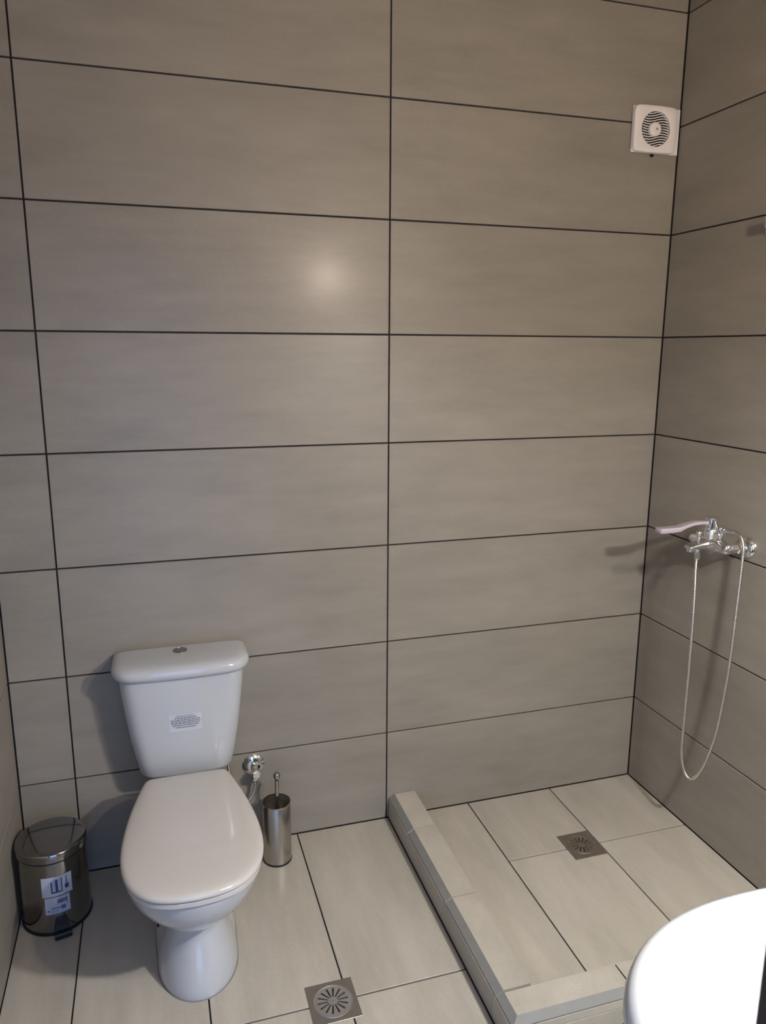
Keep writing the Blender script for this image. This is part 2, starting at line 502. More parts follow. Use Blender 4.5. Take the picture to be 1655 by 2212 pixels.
for s in (-1, 1):
    W.part('hinge', lathe(bmesh.new(), [(0.011, -0.02), (0.012, -0.018), (0.012, 0.018), (0.011, 0.02)], (TX + s * 0.07, -0.186, 0.378), 'X', 16), 'seat')

def rrect(hw, y0, y1, r, z, bow=0.0, n=7, cx=None):
    """rounded rectangle; front (y0) bowed outwards"""
    cx = TX + 0.005 if cx is None else cx
    pts = []
    cs = [(hw - r, y0 + r, -PI / 2), (hw - r, y1 - 0.012, 0), (-hw + r, y1 - 0.012, PI / 2), (-hw + r, y0 + r, PI)]
    for j, (x, y, a0) in enumerate(cs):
        rr = r if j in (0, 3) else 0.012
        if j in (1, 2): x = (hw - 0.012) * (1 if x > 0 else -1)
        for i in range(n):
            a = a0 + PI / 2 * i / (n - 1)
            pts.append([x + rr * math.cos(a), y + rr * math.sin(a)])
    # front edge subdivided for the bow
    out = pts[:]
    m = 12
    a, b = pts[-1], pts[0]
    for i in range(1, m): out.append([a[0] + (b[0] - a[0]) * i / m, a[1] + (b[1] - a[1]) * i / m])
    res = []
    for x, y in out:
        f = max(0.0, 1 - (x / hw) ** 2)
        w = max(0.0, min(1.0, (y1 - y) / (y1 - y0)))
        res.append((cx + x, y - bow * f * w, z))
    return res
CB = [(0.366, 0.122, -0.128, 0.03), (0.370, 0.131, -0.138, 0.035), (0.380, 0.136, -0.143, 0.04), (0.43, 0.147, -0.147, 0.045), (0.50, 0.159, -0.150, 0.045),
      (0.57, 0.168, -0.152, 0.045), (0.64, 0.1755, -0.154, 0.045), (0.694, 0.180, -0.155, 0.045)]
rings = [rrect(hw, y0, -0.006, r, z, 0.012) for z, hw, y0, r in CB]
cis = W.part('cistern', loft(bmesh.new(), rings), 'ceramic', angle=60)
LID = [(0.688, 0.186, -0.160, 0.05), (0.690, 0.192, -0.166, 0.055), (0.700, 0.196, -0.169, 0.058), (0.708, 0.1965, -0.169, 0.058), (0.716, 0.194, -0.166, 0.056), (0.7225, 0.188, -0.159, 0.052),
       (0.7265, 0.179, -0.149, 0.047), (0.7285, 0.168, -0.137, 0.042), (0.7300, 0.14, -0.115, 0.033), (0.7305, 0.09, -0.10, 0.025)]
rings = []
for i, (z, hw, y0, r) in enumerate(LID):
    y1 = -0.003 if i < 4 else -0.003 - (i - 3) * 0.004
    rings.append(rrect(hw, y0, y1, r, z, 0.014))
lid = W.part('cistern_lid', loft(bmesh.new(), rings), 'ceramic', angle=60)
bm = bmesh.new()
lathe(bm, [(0.0205, -0.004), (0.0205, 0.0022), (0.0190, 0.0036), (0.0165, 0.0036), (0.0160, 0.0024)], (TX + 0.004, -0.064, 0.7302), 'Z', 32, True, False)
btn = W.part('flush_button', bm, 'button', parent=lid, label='round chrome flush button')
bm = bmesh.new()
for s in (-1, 1):
    vs = [bm.verts.new((TX + 0.004 + (0.0155 * math.cos(a) if abs(math.cos(a)) > 1e-9 else 0) + 0.0006 * s, -0.064 + 0.0155 * math.sin(a), 0.7335)) for a in [(-PI / 2 + PI * k / 14) + (0 if s > 0 else PI) for k in range(15)]]
    vb = [bm.verts.new((v.co.x, v.co.y, 0.7300)) for v in vs]
    bm.faces.new(vs)
    for k in range(15): bm.faces.new((vs[k], vs[(k + 1) % 15], vb[(k + 1) % 15], vb[k]))
W.part('button_half', bm, 'button', parent=lid)

# notice sticker on the cistern, standing on the bowed front
def cis_y(x, z):
    for (z0, h0, y0, r0), (z1, h1, y1, r1) in zip(CB, CB[1:]):
        if z0 <= z <= z1:
            t = (z - z0) / (z1 - z0); hw = h0 + (h1 - h0) * t; y = y0 + (y1 - y0) * t
            return y - 0.012 * max(0, 1 - ((x - TX - 0.005) / hw) ** 2)
    return -0.15
def cis_patch(bm, x0, x1, z0, z1, off, n=10):
    top, bot = [], []
    for i in range(n + 1):
        x = x0 + (x1 - x0) * i / n
        bot.append(bm.verts.new((x, cis_y(x, z0) - off, z0))); top.append(bm.verts.new((x, cis_y(x, z1) - off, z1)))
    for i in range(n): bm.faces.new((bot[i], bot[i + 1], top[i + 1], top[i]))
    return bm
sx0, sx1, sz0, sz1 = -0.714, -0.621, 0.520, 0.574
st = W.part('notice_sticker', cis_patch(bmesh.new(), sx0, sx1, sz0, sz1, 0.0005), 'clear_sticker', parent=cis, label='small pale sticker with lines of dark print')
def text_part(body, size, pos, mname, parent, origin, rot, name):
    cu = bpy.data.curves.new('t', 'FONT'); cu.body = body; cu.size = size; cu.align_x = 'CENTER'; cu.align_y = 'CENTER'
    o = bpy.data.objects.new('t', cu); C.objects.link(o)
    dg = bpy.context.evaluated_depsgraph_get()
    me = bpy.data.meshes.new_from_object(o.evaluated_get(dg))
    bpy.data.objects.remove(o); bpy.data.curves.remove(cu)
    me.transform(Matrix.Translation(Vector(pos) - Vector(origin)) @ rot)
    me.materials.clear(); me.materials.append(M[mname]); me.name = name
    ob = link(bpy.data.objects.new(name, me)); ob.parent = parent
    return ob
cxs = (sx0 + sx1) / 2
RX = Matrix.Rotation(PI / 2, 4, 'X')
text_part('IMPORTANT NOTICE', 0.0054, (cxs - 0.001, cis_y(cxs, 0.5675) - 0.0011, 0.5675), 'ink', st, W.loc, RX, 'print_title')
bm = bmesh.new()
rnd = random.Random(3)
for z, w in ((0.5615, 0.062), (0.5555, 0.082), (0.5500, 0.084), (0.5445, 0.080), (0.5385, 0.074), (0.5320, 0.058)):
    x = cxs - w / 2
    while x < cxs + w / 2:
        l = rnd.uniform(0.004, 0.011)
        cis_patch(bm, x, min(x + l, cxs + w / 2), z - 0.0011, z + 0.0011, 0.0009, 3); x += l + 0.0016
W.part('print_line', bm, 'ink', parent=st)['kind'] = 'stuff'

# ------------------------------------------------------------------ angle valve and supply pipe
VX, VZ = -0.457, 0.284
V = Thing('angle_valve', 'chrome angle valve with round wall plate beside the toilet cistern', 'valve', (VX, 0, VZ))
V.part('wall_plate', lathe(bmesh.new(), [(0.036, -0.0005), (0.036, -0.003), (0.030, -0.009), (0.015, -0.013), (0.012, -0.013)], (VX, 0, VZ), 'Y', 32), 'chrome')
bm = bmesh.new()
lathe(bm, [(0.0105, -0.010), (0.0105, -0.046), (0.009, -0.048)], (VX, 0, VZ), 'Y', 20)
lathe(bm, [(0.010, 0.006), (0.010, -0.022), (0.0085, -0.024)], (VX, -0.036, VZ), 'Z', 20)
V.part('valve_body', bm, 'chrome')
V.part('valve_handle', lathe(bmesh.new(), [(0.006, -0.044), (0.006, -0.050), (0.0145, -0.052), (0.0155, -0.058), (0.0145, -0.070), (0.011, -0.073), (0.0, -0.074)], (VX, 0, VZ), 'Y', 10), 'chrome', angle=20)
V.part('compression_nut', lathe(bmesh.new(), [(0.0115, -0.022), (0.0125, -0.024), (0.0125, -0.034), (0.0105, -0.037)], (VX, -0.036, VZ), 'Z', 6), 'chrome', angle=20)
pts = catmull([(VX, -0.036, VZ - 0.034), (VX - 0.002, -0.037, VZ - 0.06), (VX - 0.012, -0.040, VZ - 0.088), (VX - 0.034, -0.045, VZ - 0.105), (VX - 0.06, -0.05, VZ - 0.09),
               (VX - 0.075, -0.055, VZ - 0.03), (VX - 0.085, -0.06, VZ + 0.03), (VX - 0.085, -0.06, 0.3655)], 10)
V.part('supply_hose', tube(bmesh.new(), pts, lambda i: 0.0052 + 0.0005 * (i % 2), 10), 'hose_metal')
V.part('hose_ferrule', lathe(bmesh.new(), [(0.007, -0.045), (0.0072, -0.040), (0.0072, -0.034)], (VX, -0.036, VZ), 'Z', 14), 'chrome')

# ------------------------------------------------------------------ toilet brush
BX, BY = -0.402, -0.108
B = Thing('toilet_brush', 'stainless steel toilet brush in open cylindrical holder beside the toilet', 'toilet brush', (BX, BY, 0))
B.part('holder', lathe(bmesh.new(), [(0.0435, 0.004), (0.0435, 0.2025), (0.0445, 0.2045), (0.0450, 0.2035), (0.0450, 0.004)], (BX, BY, 0), 'Z', 48, False, False), 'brushed', angle=60)
B.part('holder_bottom', lathe(bmesh.new(), [(0.0457, 0.0), (0.0462, 0.002), (0.0460, 0.006), (0.0450, 0.007), (0.0, 0.0075)], (BX, BY, 0), 'Z', 48), 'black')
B.part('rim', lathe(bmesh.new(), [(0.0432, 0.2025), (0.0432, 0.2055), (0.0445, 0.2065), (0.0458, 0.2055), (0.0458, 0.2020)], (BX, BY, 0), 'Z', 48, False, False), 'steel')
B.part('handle', tube(bmesh.new(), [(BX - 0.002, BY - 0.004, 0.06), (BX + 0.002, BY - 0.003, 0.2), (BX + 0.004, BY - 0.001, 0.292)], 0.0064, 16), 'steel')
B.part('knob', lathe(bmesh.new(), [(0.0058, -0.012), (0.0075, -0.010), (0.0085, -0.006), (0.0108, 0.0), (0.0112, 0.005), (0.0100, 0.010), (0.0065, 0.0145), (0.0, 0.016)], (BX + 0.004, BY - 0.001, 0.292), 'Z', 20), 'steel')
B.part('bristle_head', lathe(bmesh.new(), [(0.008, 0.012), (0.028, 0.02), (0.034, 0.045), (0.032, 0.075), (0.015, 0.09), (0.006, 0.092)], (BX - 0.002, BY - 0.004, 0), 'Z', 24), 'brush_hair')

# ------------------------------------------------------------------ pedal bin
PX, PY, PR = -1.0555, -0.165, 0.0925
P = Thing('pedal_bin', 'small round polished steel pedal bin in the corner left of the toilet', 'bin', (PX, PY, 0))
P.part('base_ring', lathe(bmesh.new(), [(PR - 0.002, 0.0), (PR + 0.002, 0.001), (PR + 0.0028, 0.004), (PR + 0.002, 0.008), (PR - 0.001, 0.009)], (PX, PY, 0), 'Z', 64), 'black')
body = P.part('body', lathe(bmesh.new(), [(PR, 0.008), (PR, 0.222), (PR - 0.002, 0.224)], (PX, PY, 0), 'Z', 64), 'bin_steel')
P.part('seal_ring', lathe(bmesh.new(), [(PR - 0.003, 0.2235), (PR + 0.0015, 0.2240), (PR + 0.0015, 0.2272), (PR - 0.003, 0.2275)], (PX, PY, 0), 'Z', 64), 'black')
lidp = [(PR + 0.001, 0.2275), (PR + 0.0028, 0.2280), (PR + 0.0028, 0.2460), (PR + 0.0015, 0.2505), (PR - 0.003, 0.2528), (PR - 0.012, 0.2545), (PR - 0.04, 0.2570), (0.03, 0.2585), (0, 0.2590)]
P.part('lid', lathe(bmesh.new(), lidp, (PX, PY, 0), 'Z', 64), 'bin_steel', angle=60)
P.part('hinge', nbox(PX - 0.025, PX + 0.025, PY + PR - 0.002, PY + PR + 0.012, 0.205, 0.243, 0.003), 'black')
# pedal: bracket rising on the body and a tread that reaches forward
pa = math.radians(-77)
def pol(a, r, z): return (PX + r * math.cos(a), PY + r * math.sin(a), z)
bm = bmesh.new()
ring = []
for (t, z, w) in ((0.0, 0.052, 0.012), (0.001, 0.046, 0.0155), (0.001, 0.030, 0.018), (0.004, 0.020, 0.0205)):
    ring.append([Vector(pol(pa, PR + 0.0005 + t + d, z)) + Vector((-math.sin(pa), math.cos(pa), 0)) * s for s, d in ((-w, -0.004), (w, -0.004), (w, 0.006), (-w, 0.006))])
loft(bm, ring)
ped = P.part('pedal', bm, 'black', angle=20)
bm = bmesh.new()
tan = Vector((-math.sin(pa), math.cos(pa), 0))
ring = []
for (r_, zt, zb, w) in ((PR - 0.004, 0.021, 0.010, 0.0195), (PR + 0.012, 0.0205, 0.010, 0.021), (PR + 0.024, 0.019, 0.004, 0.0225), (PR + 0.0265, 0.014, 0.0035, 0.022)):
    ring.append([Vector(pol(pa, r_, zb)) - tan * w, Vector(pol(pa, r_, zb)) + tan * w, Vector(pol(pa, r_, zt)) + tan * w, Vector(pol(pa, r_, zt)) - tan * w])
loft(bm, ring)
P.part('pedal_tread', bm, 'black', parent=ped, angle=20)

def cyl_patch(bm, t0, t1, z0, z1, off, n=12, z0b=None, z1b=None):
    z0b = z0 if z0b is None else z0b; z1b = z1 if z1b is None else z1b
    lo, hi = [], []
    for i in range(n + 1):
        f = i / n; a = math.radians(t0 + (t1 - t0) * f)
        lo.append(bm.verts.new(pol(a, PR + off, z0 + (z0b - z0) * f))); hi.append(bm.verts.new(pol(a, PR + off, z1 + (z1b - z1) * f)))
    for i in range(n): bm.faces.new((lo[i], lo[i + 1], hi[i + 1], hi[i]))
    return bm
s1 = P.part('picture_label', cyl_patch(bmesh.new(), -103.5, -54, 0.1225, 0.1835, 0.0006), 'paper', parent=body, label='white label with a picture of a bin and a brush')
s2 = P.part('barcode_label', cyl_patch(bmesh.new(), -100.5, -60, 0.067, 0.1195, 0.0006), 'paper', parent=body, label='white label with print and barcode')
bm = bmesh.new()                                   # drawn bin and brush
cyl_patch(bm, -88.5, -86.6, 0.1345, 0.1690, 0.0009, 2)
cyl_patch(bm, -81.2, -77.5, 0.1345, 0.1735, 0.0009, 3)
cyl_patch(bm, -72.0, -70.3, 0.1375, 0.1760, 0.0009, 2)
cyl_patch(bm, -88.5, -70.3, 0.1325, 0.1365, 0.0009, 8)
cyl_patch(bm, -64.0, -62.6, 0.152, 0.1765, 0.0009, 2)
cyl_patch(bm, -66.5, -60.0, 0.1385, 0.152, 0.0009, 4)
P.part('print_dark', bm, 'blue_ink', parent=body)['kind'] = 'stuff'
bm = bmesh.new()
cyl_patch(bm, -86.6, -84.5, 0.1365, 0.1700, 0.0008, 2)
cyl_patch(bm, -84.0, -81.2, 0.1365, 0.1725, 0.0008, 2)
cyl_patch(bm, -77.5, -72.0, 0.1365, 0.1745, 0.0008, 3)
cyl_patch(bm, -66.0, -60.5, 0.152, 0.1640, 0.0008, 3)
for k in range(5): cyl_patch(bm, -97.5, -86, 0.1125 - k * 0.0055, 0.1145 - k * 0.0055, 0.0008, 4)
for k in range(3): cyl_patch(bm, -92, -78.5, 0.0785 - k * 0.0035, 0.0805 - k * 0.0035, 0.0008, 4)
cyl_patch(bm, -98.5, -62, 0.0690, 0.0703, 0.0008, 8)
P.part('print_pale', bm, 'pale_ink', parent=body)['kind'] = 'stuff'
bm = bmesh.new()
a = -80.0
rnd = random.Random(5)
while a < -64.5:
    w = rnd.choice((0.5, 0.9, 1.3)); cyl_patch(bm, a, a + w, 0.0985, 0.1110, 0.0009, 1); a += w + rnd.choice((0.4, 0.7))
cyl_patch(bm, -92, -76, 0.0845, 0.0868, 0.0009, 5)
cyl_patch(bm, -97.5, -94, 0.0765, 0.0805, 0.0009, 2)
a = -75.0
while a < -67.5:
    cyl_patch(bm, a, a + 1.1, 0.0780, 0.0905, 0.0009, 1); a += 1.5
cyl_patch(bm, -65.2, -63.6, 0.091, 0.0945, 0.0009, 1)
P.part('print_lines', bm, 'blue_ink', parent=body)['kind'] = 'stuff'

# ------------------------------------------------------------------ extractor fan
FX, FZ, FD = 0.8800, 2.3055, 0.0235
F = Thing('extractor_fan', 'white square extractor fan with round wavy grille high in the corner', 'fan', (FX, 0, FZ))
fw, fh = 0.077, 0.068
F.part('back_frame', nbox(FX - fw + 0.001, FX + fw + 0.022, -0.008, -0.0005, FZ - fh - 0.001, FZ + fh + 0.001, 0.002, 2), 'white_plastic')
# cover with a round opening and gently bowed sides
bm = bmesh.new()
N = 64
def sq(a, hw, hh):
    c, s = math.cos(a), math.sin(a)
    k = 14
    r = 1 / ((abs(c) ** k + abs(s) ** k) ** (1 / k))
    x, z = r * c, r * s
    return (x * hw * (1 + 0.018 * (1 - z * z)), z * hh * (1 + 0.03 * (1 - x * x)))
RO = 0.0525
def sqring(hw, hh, y): return [(FX + sq(2 * PI * i / N, hw, hh)[0], y, FZ + sq(2 * PI * i / N, hw, hh)[1]) for i in range(N)]
def ciring(r, y): return [(FX + r * math.cos(2 * PI * i / N), y, FZ + r * math.sin(2 * PI * i / N)) for i in range(N)]
loft(bm, [sqring(fw, fh, -0.006), sqring(fw, fh, -FD + 0.005), sqring(fw - 0.001, fh - 0.001, -FD + 0.0015), sqring(fw - 0.004, fh - 0.004, -FD),
          ciring(RO + 0.001, -FD - 0.001), ciring(RO, -FD - 0.0005), ciring(RO, -FD + 0.012)], False, False)
F.part('cover', bm, 'white_plastic', angle=50)
F.part('dark_core', lathe(bmesh.new(), [(RO, -FD + 0.0125), (0.0, -FD + 0.0124)], (FX, 0, FZ), 'Y', 48), 'grille_dark')
F.part('hub', lathe(bmesh.new(), [(0.0215, -FD + 0.012), (0.0215, -FD + 0.002), (0.0195, -FD - 0.0005), (0.012, -FD - 0.0018), (0.0, -FD - 0.002)], (FX, 0, FZ), 'Y', 32), 'white_plastic', angle=50)
F.part('hub_screw', lathe(bmesh.new(), [(0.0035, -FD), (0.0035, -FD - 0.0026), (0.0, -FD - 0.0027)], (FX + 0.003, 0, FZ), 'Y', 14), 'raw_edge')
ns = 14
for k in range(ns):
    zc = -RO + (k + 0.5) * 2 * RO / ns
    nseg = 24
    run = []
    runs = []
    for i in range(nseg + 1):
        x = -RO + 2 * RO * i / nseg
        bend = 0.0052 * math.sin(x / RO * PI * 0.95)
        if zc > 0: bend = 0.0052 * math.sin(x / RO * PI * 0.95)
        z = zc + bend
        r = math.hypot(x, z)
        if 0.0205 < r < RO - 0.0003: run.append((x, z))
        else:
            if len(run) > 1: runs.append(run)
            run = []
    if len(run) > 1: runs.append(run)
    for run in runs:
        bm = bmesh.new()
        rr = []
        for x, z in run:
            rr.append([(FX + x, -FD + 0.001, FZ + z + 0.0014), (FX + x, -FD + 0.001, FZ + z - 0.0012), (FX + x, -FD + 0.0045, FZ + z - 0.0014), (FX + x, -FD + 0.0045, FZ + z + 0.0010)])
        F.part('slat', loft(bm, rr), 'white_plastic', angle=50)
F.part('dark_mark', nbox(FX + 0.0, FX + 0.012, -0.0055, -0.0008, FZ - fh - 0.010, FZ - fh - 0.001, 0.001), 'dark_hole')  # small dark block on the wall just below the fan frame

# ------------------------------------------------------------------ drains
def drain(name, label, cx, cy, hw, hh, mplate, mgrate):
    D = Thing(name, label, 'drain', (cx, cy, 0))
    bm = bmesh.new()
    # square plate with round opening
    n = 56; rp = min(hw, hh) * 0.80
    def sqp(i, s):
        a = 2 * PI * i / n; c, q = math.cos(a), math.sin(a); r = 1 / max(abs(c), abs(q))
        return (cx + c * r * hw * s, cy + q * r * hh * s)
    ring = lambda r, z: [(cx + r * math.cos(2 * PI * i / n), cy + r * math.sin(2 * PI * i / n), z) for i in range(n)]
    sring = lambda s, z: [(*sqp(i, s), z) for i in range(n)]
    loft(bm, [sring(1.0, -0.003), sring(1.0, 0.0007), sring(0.985, 0.0016), ring(rp, 0.0016), ring(rp, 0.0003)], False, False)
    D.part('plate', bm, mplate, angle=30)
    D.part('sump', lathe(bmesh.new(), [(rp + 0.001, 0.0004), (0.0, 0.00045)], (cx, cy, 0), 'Z', 40), 'dark_hole')
    D.part('rim', lathe(bmesh.new(), [(rp + 0.0012, 0.0012), (rp, 0.0032), (rp - 0.002, 0.0034), (rp - 0.0035, 0.0024), (rp - 0.0035, 0.0006)], (cx, cy, 0), 'Z', 56, False, False), mgrate)
    # grate disc: hub, outer band and 14 sectors between the radial slots
    bm = bmesh.new()
    r0, r1, r2 = rp * 0.24, rp * 0.80, rp - 0.0030
    nslot = 14
    zt, zb = 0.0030, 0.0006
    def pt(r, a, z): return bm.verts.new((cx + r * math.cos(a), cy + r * math.sin(a), z))
    for k in range(nslot):
        a0, a1 = 2 * PI * k / nslot, 2 * PI * (k + 1) / nslot
        def gap(r): return 0.0019 * (0.75 + 0.45 * (r - r0) / (r1 - r0)) * (hw / 0.06) / r
        inner, outer = [], []
        segs = 4
        top, bot = [], []
        loop = [(r0, a0 + gap(r0)), (r0, a1 - gap(r0)), (r1, a1 - gap(r1)), (r1, (a0 + a1) / 2), (r1, a0 + gap(r1))]
        top = [pt(r, a, zt) for r, a in loop]; bot = [pt(r, a, zb) for r, a in loop]
        bm.faces.new(top)
        for i in range(5): bm.faces.new((top[i], top[(i + 1) % 5], bot[(i + 1) % 5], bot[i]))
    lathe(bm, [(r1 * 0.99, zb), (r1 * 0.99, zt), (r2, zt - 0.0006), (r2, zb)], (cx, cy, 0), 'Z', 56, False, False)
    lathe(bm, [(r0 * 1.05, zb), (r0 * 1.05, zt), (r0 * 0.5, zt + 0.0003), (0, zt + 0.0004)], (cx, cy, 0), 'Z', 28)
    D.part('grate', bm, mgrate, angle=30)
    D.part('screw', lathe(bmesh.new(), [(0.0022, 0.002), (0.0022, 0.0042), (0.0, 0.0044)], (cx, cy, 0), 'Z', 10), 'steel')
    return D
drain('floor_drain', 'square steel floor drain with radial slots in front of the toilet', -1.0715 * U, -2.093 * U, 0.185 * U, 0.185 * U, 'drain_steel', 'grate_steel')
drain('shower_drain', 'dull brown square drain set in the shower floor', 1.738 * U, -0.994 * U, 0.1745 * U, 0.190 * U, 'shower_drain', 'shower_drain')

# ------------------------------------------------------------------ shower mixer
MX, MY, MZ = 0.908, -0.413, 1.036
S = Thing('shower_mixer', 'chrome wall-mounted shower mixer with single lever and short spout', 'mixer tap', (XR, MY, MZ))
S.part('body', lathe(bmesh.new(), [(0.0, -0.084), (0.012, -0.083), (0.0165, -0.078), (0.019, -0.06), (0.0215, -0.03), (0.0235, 0.0), (0.0215, 0.03), (0.019, 0.06), (0.0165, 0.078), (0.012, 0.083), (0.0, 0.084)], (MX, MY, MZ), 'Y', 32), 'chrome', angle=60)
for s in (-1, 1):
    y = MY + s * 0.072
    S.part('wall_plate', lathe(bmesh.new(), [(0.034, -0.0005), (0.034, -0.003), (0.031, -0.012), (0.020, -0.019), (0.014, -0.021)], (XR, y, MZ), 'X', 40), 'chrome')
    S.part('union_nut', lathe(bmesh.new(), [(0.013, -0.024), (0.0175, -0.026), (0.0175, -0.042), (0.014, -0.046), (0.014, -0.075)], (XR, y, MZ), 'X', 6), 'chrome', angle=20)
    S.part('inlet', lathe(bmesh.new(), [(0.0125, -0.015), (0.0125, -0.078)], (XR, y, MZ), 'X', 20), 'chrome')
# spout: flattened bar that reaches out from the wall
sp = []
for x, w, zt, zb in ((MX + 0.004, 0.021, 0.020, -0.018), (MX - 0.02, 0.0205, 0.017, -0.016), (MX - 0.045, 0.019, 0.010, -0.014), (MX - 0.068, 0.0175, 0.003, -0.012), (MX - 0.080, 0.016, -0.001, -0.011), (MX - 0.084, 0.012, -0.003, -0.010)):
    ring = []
    for i in range(20):
        a = 2 * PI * i / 20
        c, q = math.cos(a), math.sin(a)
        ring.append((x, MY + w * (abs(c) ** 0.6) * (1 if c > 0 else -1), MZ + (zt + zb) / 2 + (zt - zb) / 2 * (abs(q) ** 0.7) * (1 if q > 0 else -1)))
    sp.append(ring)
S.part('spout', loft(bmesh.new(), sp), 'chrome', angle=60)
S.part('aerator', lathe(bmesh.new(), [(0.0115, 0.0), (0.0115, -0.012), (0.0095, -0.0135), (0.0085, -0.011), (0, -0.011)], (MX - 0.071, MY, MZ - 0.008), 'Z', 24), 'chrome')
S.part('hose_outlet', lathe(bmesh.new(), [(0.010, 0.0), (0.010, -0.007), (0.0085, -0.009), (0.0085, -0.016)], (MX - 0.045, MY, MZ - 0.010), 'Z', 20), 'chrome')
dv = S.part('diverter', lathe(bmesh.new(), [(0.0075, 0.0), (0.0045, 0.003), (0.0042, 0.022), (0.0075, 0.024), (0.0082, 0.032), (0.0065, 0.035), (0.0, 0.0355)], (MX - 0.046, MY, MZ + 0.006), 'Z', 20), 'chrome')
cart = S.part('cartridge_housing', lathe(bmesh.new(), [(0.0215, 0.010), (0.0205, 0.020), (0.0195, 0.024), (0.0195, 0.044), (0.0188, 0.0455), (0.0195, 0.047), (0.0195, 0.0805), (0.018, 0.0825), (0.0, 0.0832)], (MX - 0.002, MY, MZ), 'Z', 40), 'chrome', angle=35)
lv = []
for x, z, hw, th in ((MX - 0.016, MZ + 0.066, 0.008, 0.0045), (MX - 0.040, MZ + 0.069, 0.009, 0.0045), (MX - 0.070, MZ + 0.068, 0.0105, 0.005), (MX - 0.100, MZ + 0.062, 0.0125, 0.0055), (MX - 0.122, MZ + 0.0545, 0.0145, 0.007), (MX - 0.155, MZ + 0.053, 0.015, 0.0075), (MX - 0.192, MZ + 0.0535, 0.015, 0.0075), (MX - 0.194, MZ + 0.0535, 0.0125, 0.005)):
    lv.append([(x, MY + hw * c, z + th * q) for c, q in ((-1, -.7), (-.9, -1), (.9, -1), (1, -.7), (1, .7), (.9, 1), (-.9, 1), (-1, .7))])
S.part('lever', loft(bmesh.new(), lv), 'lever', angle=35, label='flat pale lilac lever')
# conical rest for the hose end, between housing and wall
bm = bmesh.new()
lathe(bm, [(0.0095, 0.0), (0.012, 0.004), (0.012, 0.018), (0.0105, 0.020)], (0.930, MY - 0.034, 1.0815), 'Y', 20)
S.part('hose_rest', bm, 'chrome')
bm = bmesh.new()
tube(bm, [(0.930, MY - 0.024, 1.0815), (0.930, MY - 0.02, 1.066), (0.926, MY - 0.015, 1.05)], 0.006, 12)
S.part('rest_arm', bm, 'chrome')

# ------------------------------------------------------------------ shower hose
HP = [(0.863, -0.413, 1.008), (0.8615, -0.4150, 0.995), (0.852, -0.426, 0.9642), (0.846, -0.4410, 0.8333), (0.843, -0.4489, 0.6388), (0.843, -0.4501, 0.4669), (0.846, -0.4481, 0.3691),
      (0.851, -0.4556, 0.3155), (0.857, -0.4672, 0.2884), (0.864, -0.4810, 0.2839), (0.872, -0.4949, 0.3004), (0.880, -0.5143, 0.3520), (0.895, -0.5301, 0.4528), (0.908, -0.5330, 0.5681),
      (0.917, -0.5338, 0.6987), (0.925, -0.5294, 0.8698), (0.930, -0.5262, 1.0117), (0.930, -0.5249, 1.0466), (0.930, -0.5135, 1.0747), (0.930, -0.4931, 1.0855), (0.930, -0.4665, 1.0850), (0.930, -0.4470, 1.0820)]
Hs = Thing('shower_hose', 'thin ribbed metal shower hose hanging in a long loop below the mixer', 'hose', HP[0])
raw = catmull(HP, 24)
# resample evenly so that the ribs are even
L_ = [0]
for a, b in zip(raw, raw[1:]): L_.append(L_[-1] + (b - a).length)
step = 0.0016
n = int(L_[-1] / step)
pts = []; j = 0
for i in range(n + 1):
    d = L_[-1] * i / n
    while j < len(L_) - 2 and L_[j + 1] < d: j += 1
    t = (d - L_[j]) / max(1e-9, L_[j + 1] - L_[j])
    pts.append(raw[j].lerp(raw[j + 1], t))
Hs.part('hose_tube', tube(bmesh.new(), pts, lambda i: 0.0054 if (i % 3) else 0.0044, 8), 'hose_metal', angle=80)
Hs.part('hose_nut', lathe(bmesh.new(), [(0.0085, -0.004), (0.0095, -0.002), (0.0095, 0.014), (0.008, 0.016)], (0.863, -0.413, 0.993), 'Z', 6), 'chrome', angle=20)
Hs.part('hose_collar', lathe(bmesh.new(), [(0.0062, -0.036), (0.0072, -0.030), (0.0085, -0.012), (0.0095, -0.010), (0.0095, 0.0)], (0.930, -0.4475, 1.0822), 'Y', 20), 'chrome')

# ------------------------------------------------------------------ hand-shower bracket that just enters the frame
BK = Thing('shower_bracket', 'small chrome shower bracket at the right edge of the dark wall', 'bracket', (XR, -0.47, 1.95))
BK.part('wall_plate', nbox(XR - 0.008, XR - 0.0003, -0.490, -0.427, 1.934, 1.960, 0.003, 2), 'chrome')
BK.part('arm', tube(bmesh.new(), [(XR - 0.006, -0.482, 1.953), (XR - 0.03, -0.486, 1.954), (XR - 0.045, -0.492, 1.957)], 0.008, 14), 'chrome')
BK.part('cradle', lathe(bmesh.new(), [(0.011, -0.014), (0.0145, -0.014), (0.0165, 0.014), (0.013, 0.014)], (XR - 0.056, -0.497, 1.958), 'Z', 24, False, False), 'chrome')

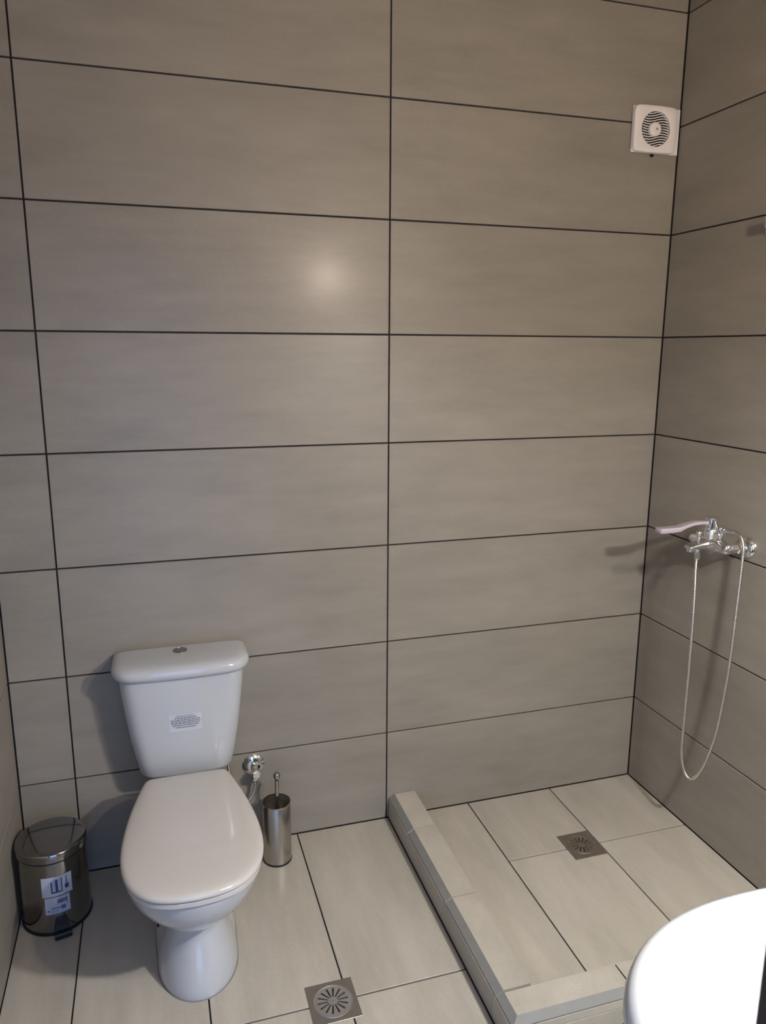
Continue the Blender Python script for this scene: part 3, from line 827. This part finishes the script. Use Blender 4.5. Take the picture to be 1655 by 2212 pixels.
# ------------------------------------------------------------------ washbasin (front wall, lower right corner of the photograph)
WX = 0.205 * U
yb_, yf_ = YF, -4.50 * U
hw_ = 0.305
N_ = 96
def basin_ring(z, inset, drop_back=0.0):
    """rounded front, straight back on the wall"""
    pts = []
    yc = yf_ - 0.262                    # centre of the rounded part
    ry = 0.262 - inset
    hw = hw_ - inset
    for i in range(N_):
        a = 2 * PI * i / N_
        c, s = math.cos(a), math.sin(a)
        e = 2 / 2.35
        x = hw * (abs(c) ** e) * (1 if c > 0 else -1)
        if s >= 0: y = yc + ry * (abs(s) ** e)
        else: y = yc - (yc - (yb_ + inset + 0.0008)) * (abs(s) ** 0.35)
        pts.append((WX + x, y, z))
    return pts
BZ = 0.85
prof = [(0.60, 0.20), (0.605, 0.17), (0.64, 0.11), (0.70, 0.055), (0.76, 0.024), (0.79, 0.010), (0.81, 0.002), (0.823, 0.0), (0.834, 0.0025), (0.843, 0.008), (0.8485, 0.017), (0.850, 0.026), (0.8495, 0.040), (0.8455, 0.050),
        (0.835, 0.058), (0.80, 0.070), (0.76, 0.092), (0.73, 0.125), (0.715, 0.165), (0.712, 0.20)]
Bs = Thing('washbasin', 'bright white ceramic washbasin with broad rounded rim in the right foreground', 'washbasin', (WX, YF, BZ))
Bs.part('basin', loft(bmesh.new(), [basin_ring(z, i) for z, i in prof]), 'ceramic', angle=70)
Bs.part('waste', lathe(bmesh.new(), [(0.031, 0.0), (0.030, 0.003), (0.022, 0.002), (0.0, 0.0022)], (WX, yf_ - 0.262, 0.7122), 'Z', 32), 'chrome')
Bs.part('waste_pipe', tube(bmesh.new(), [(WX, yf_ - 0.27, 0.605), (WX, yf_ - 0.27, 0.48), (WX, yf_ - 0.30, 0.45), (WX, yf_ - 0.35, 0.45), (WX, YF + 0.001, 0.45)], 0.017, 16), 'chrome')

# ------------------------------------------------------------------ warm lamp on the front wall above the basin (behind the camera's view)
lx, ly, lz = LAMP_POS
Lp = Thing('wall_lamp', 'small warm globe lamp on the wall above the washbasin', 'lamp', (lx, YF, lz))
Lp.part('back_plate', lathe(bmesh.new(), [(0.05, 0.0005), (0.05, 0.008), (0.045, 0.012), (0.0, 0.013)], (lx, YF, lz), 'Y', 32), 'chrome')
Lp.part('arm', tube(bmesh.new(), [(lx, YF + 0.01, lz), (lx, ly - 0.035, lz)], 0.009, 12), 'chrome')
prof = [(0.04 * math.cos(a), 0.04 * math.sin(a)) for a in [-PI / 2 * 0.9 + PI * 0.95 * k / 16 for k in range(17)]]
prof[-1] = (0.0, 0.04)
Lp.part('globe', lathe(bmesh.new(), prof, LAMP_POS, 'Z', 28), 'warm_glass', angle=60)
Lp.part('holder', lathe(bmesh.new(), [(0.012, -0.030), (0.016, -0.037), (0.012, -0.046)], LAMP_POS, 'Z', 24), 'chrome')
# flat light under a small shelf below the globe
px, py, pz = PANEL_POS
Ls = Thing('shelf_light', 'small wall shelf with a flat white light underneath above the washbasin', 'light', (px, YF, pz))
Ls.part('shelf', nbox(px - 0.20, px + 0.20, YF + 0.0005, py + 0.07, pz + 0.002, pz + 0.018, 0.002), 'chrome')
Ls.part('light_panel', lathe(bmesh.new(), [(0.0465, 0.0), (0.0465, 0.0015), (0.0, 0.0016)], PANEL_POS, 'Z', 40), 'lamp_glass')
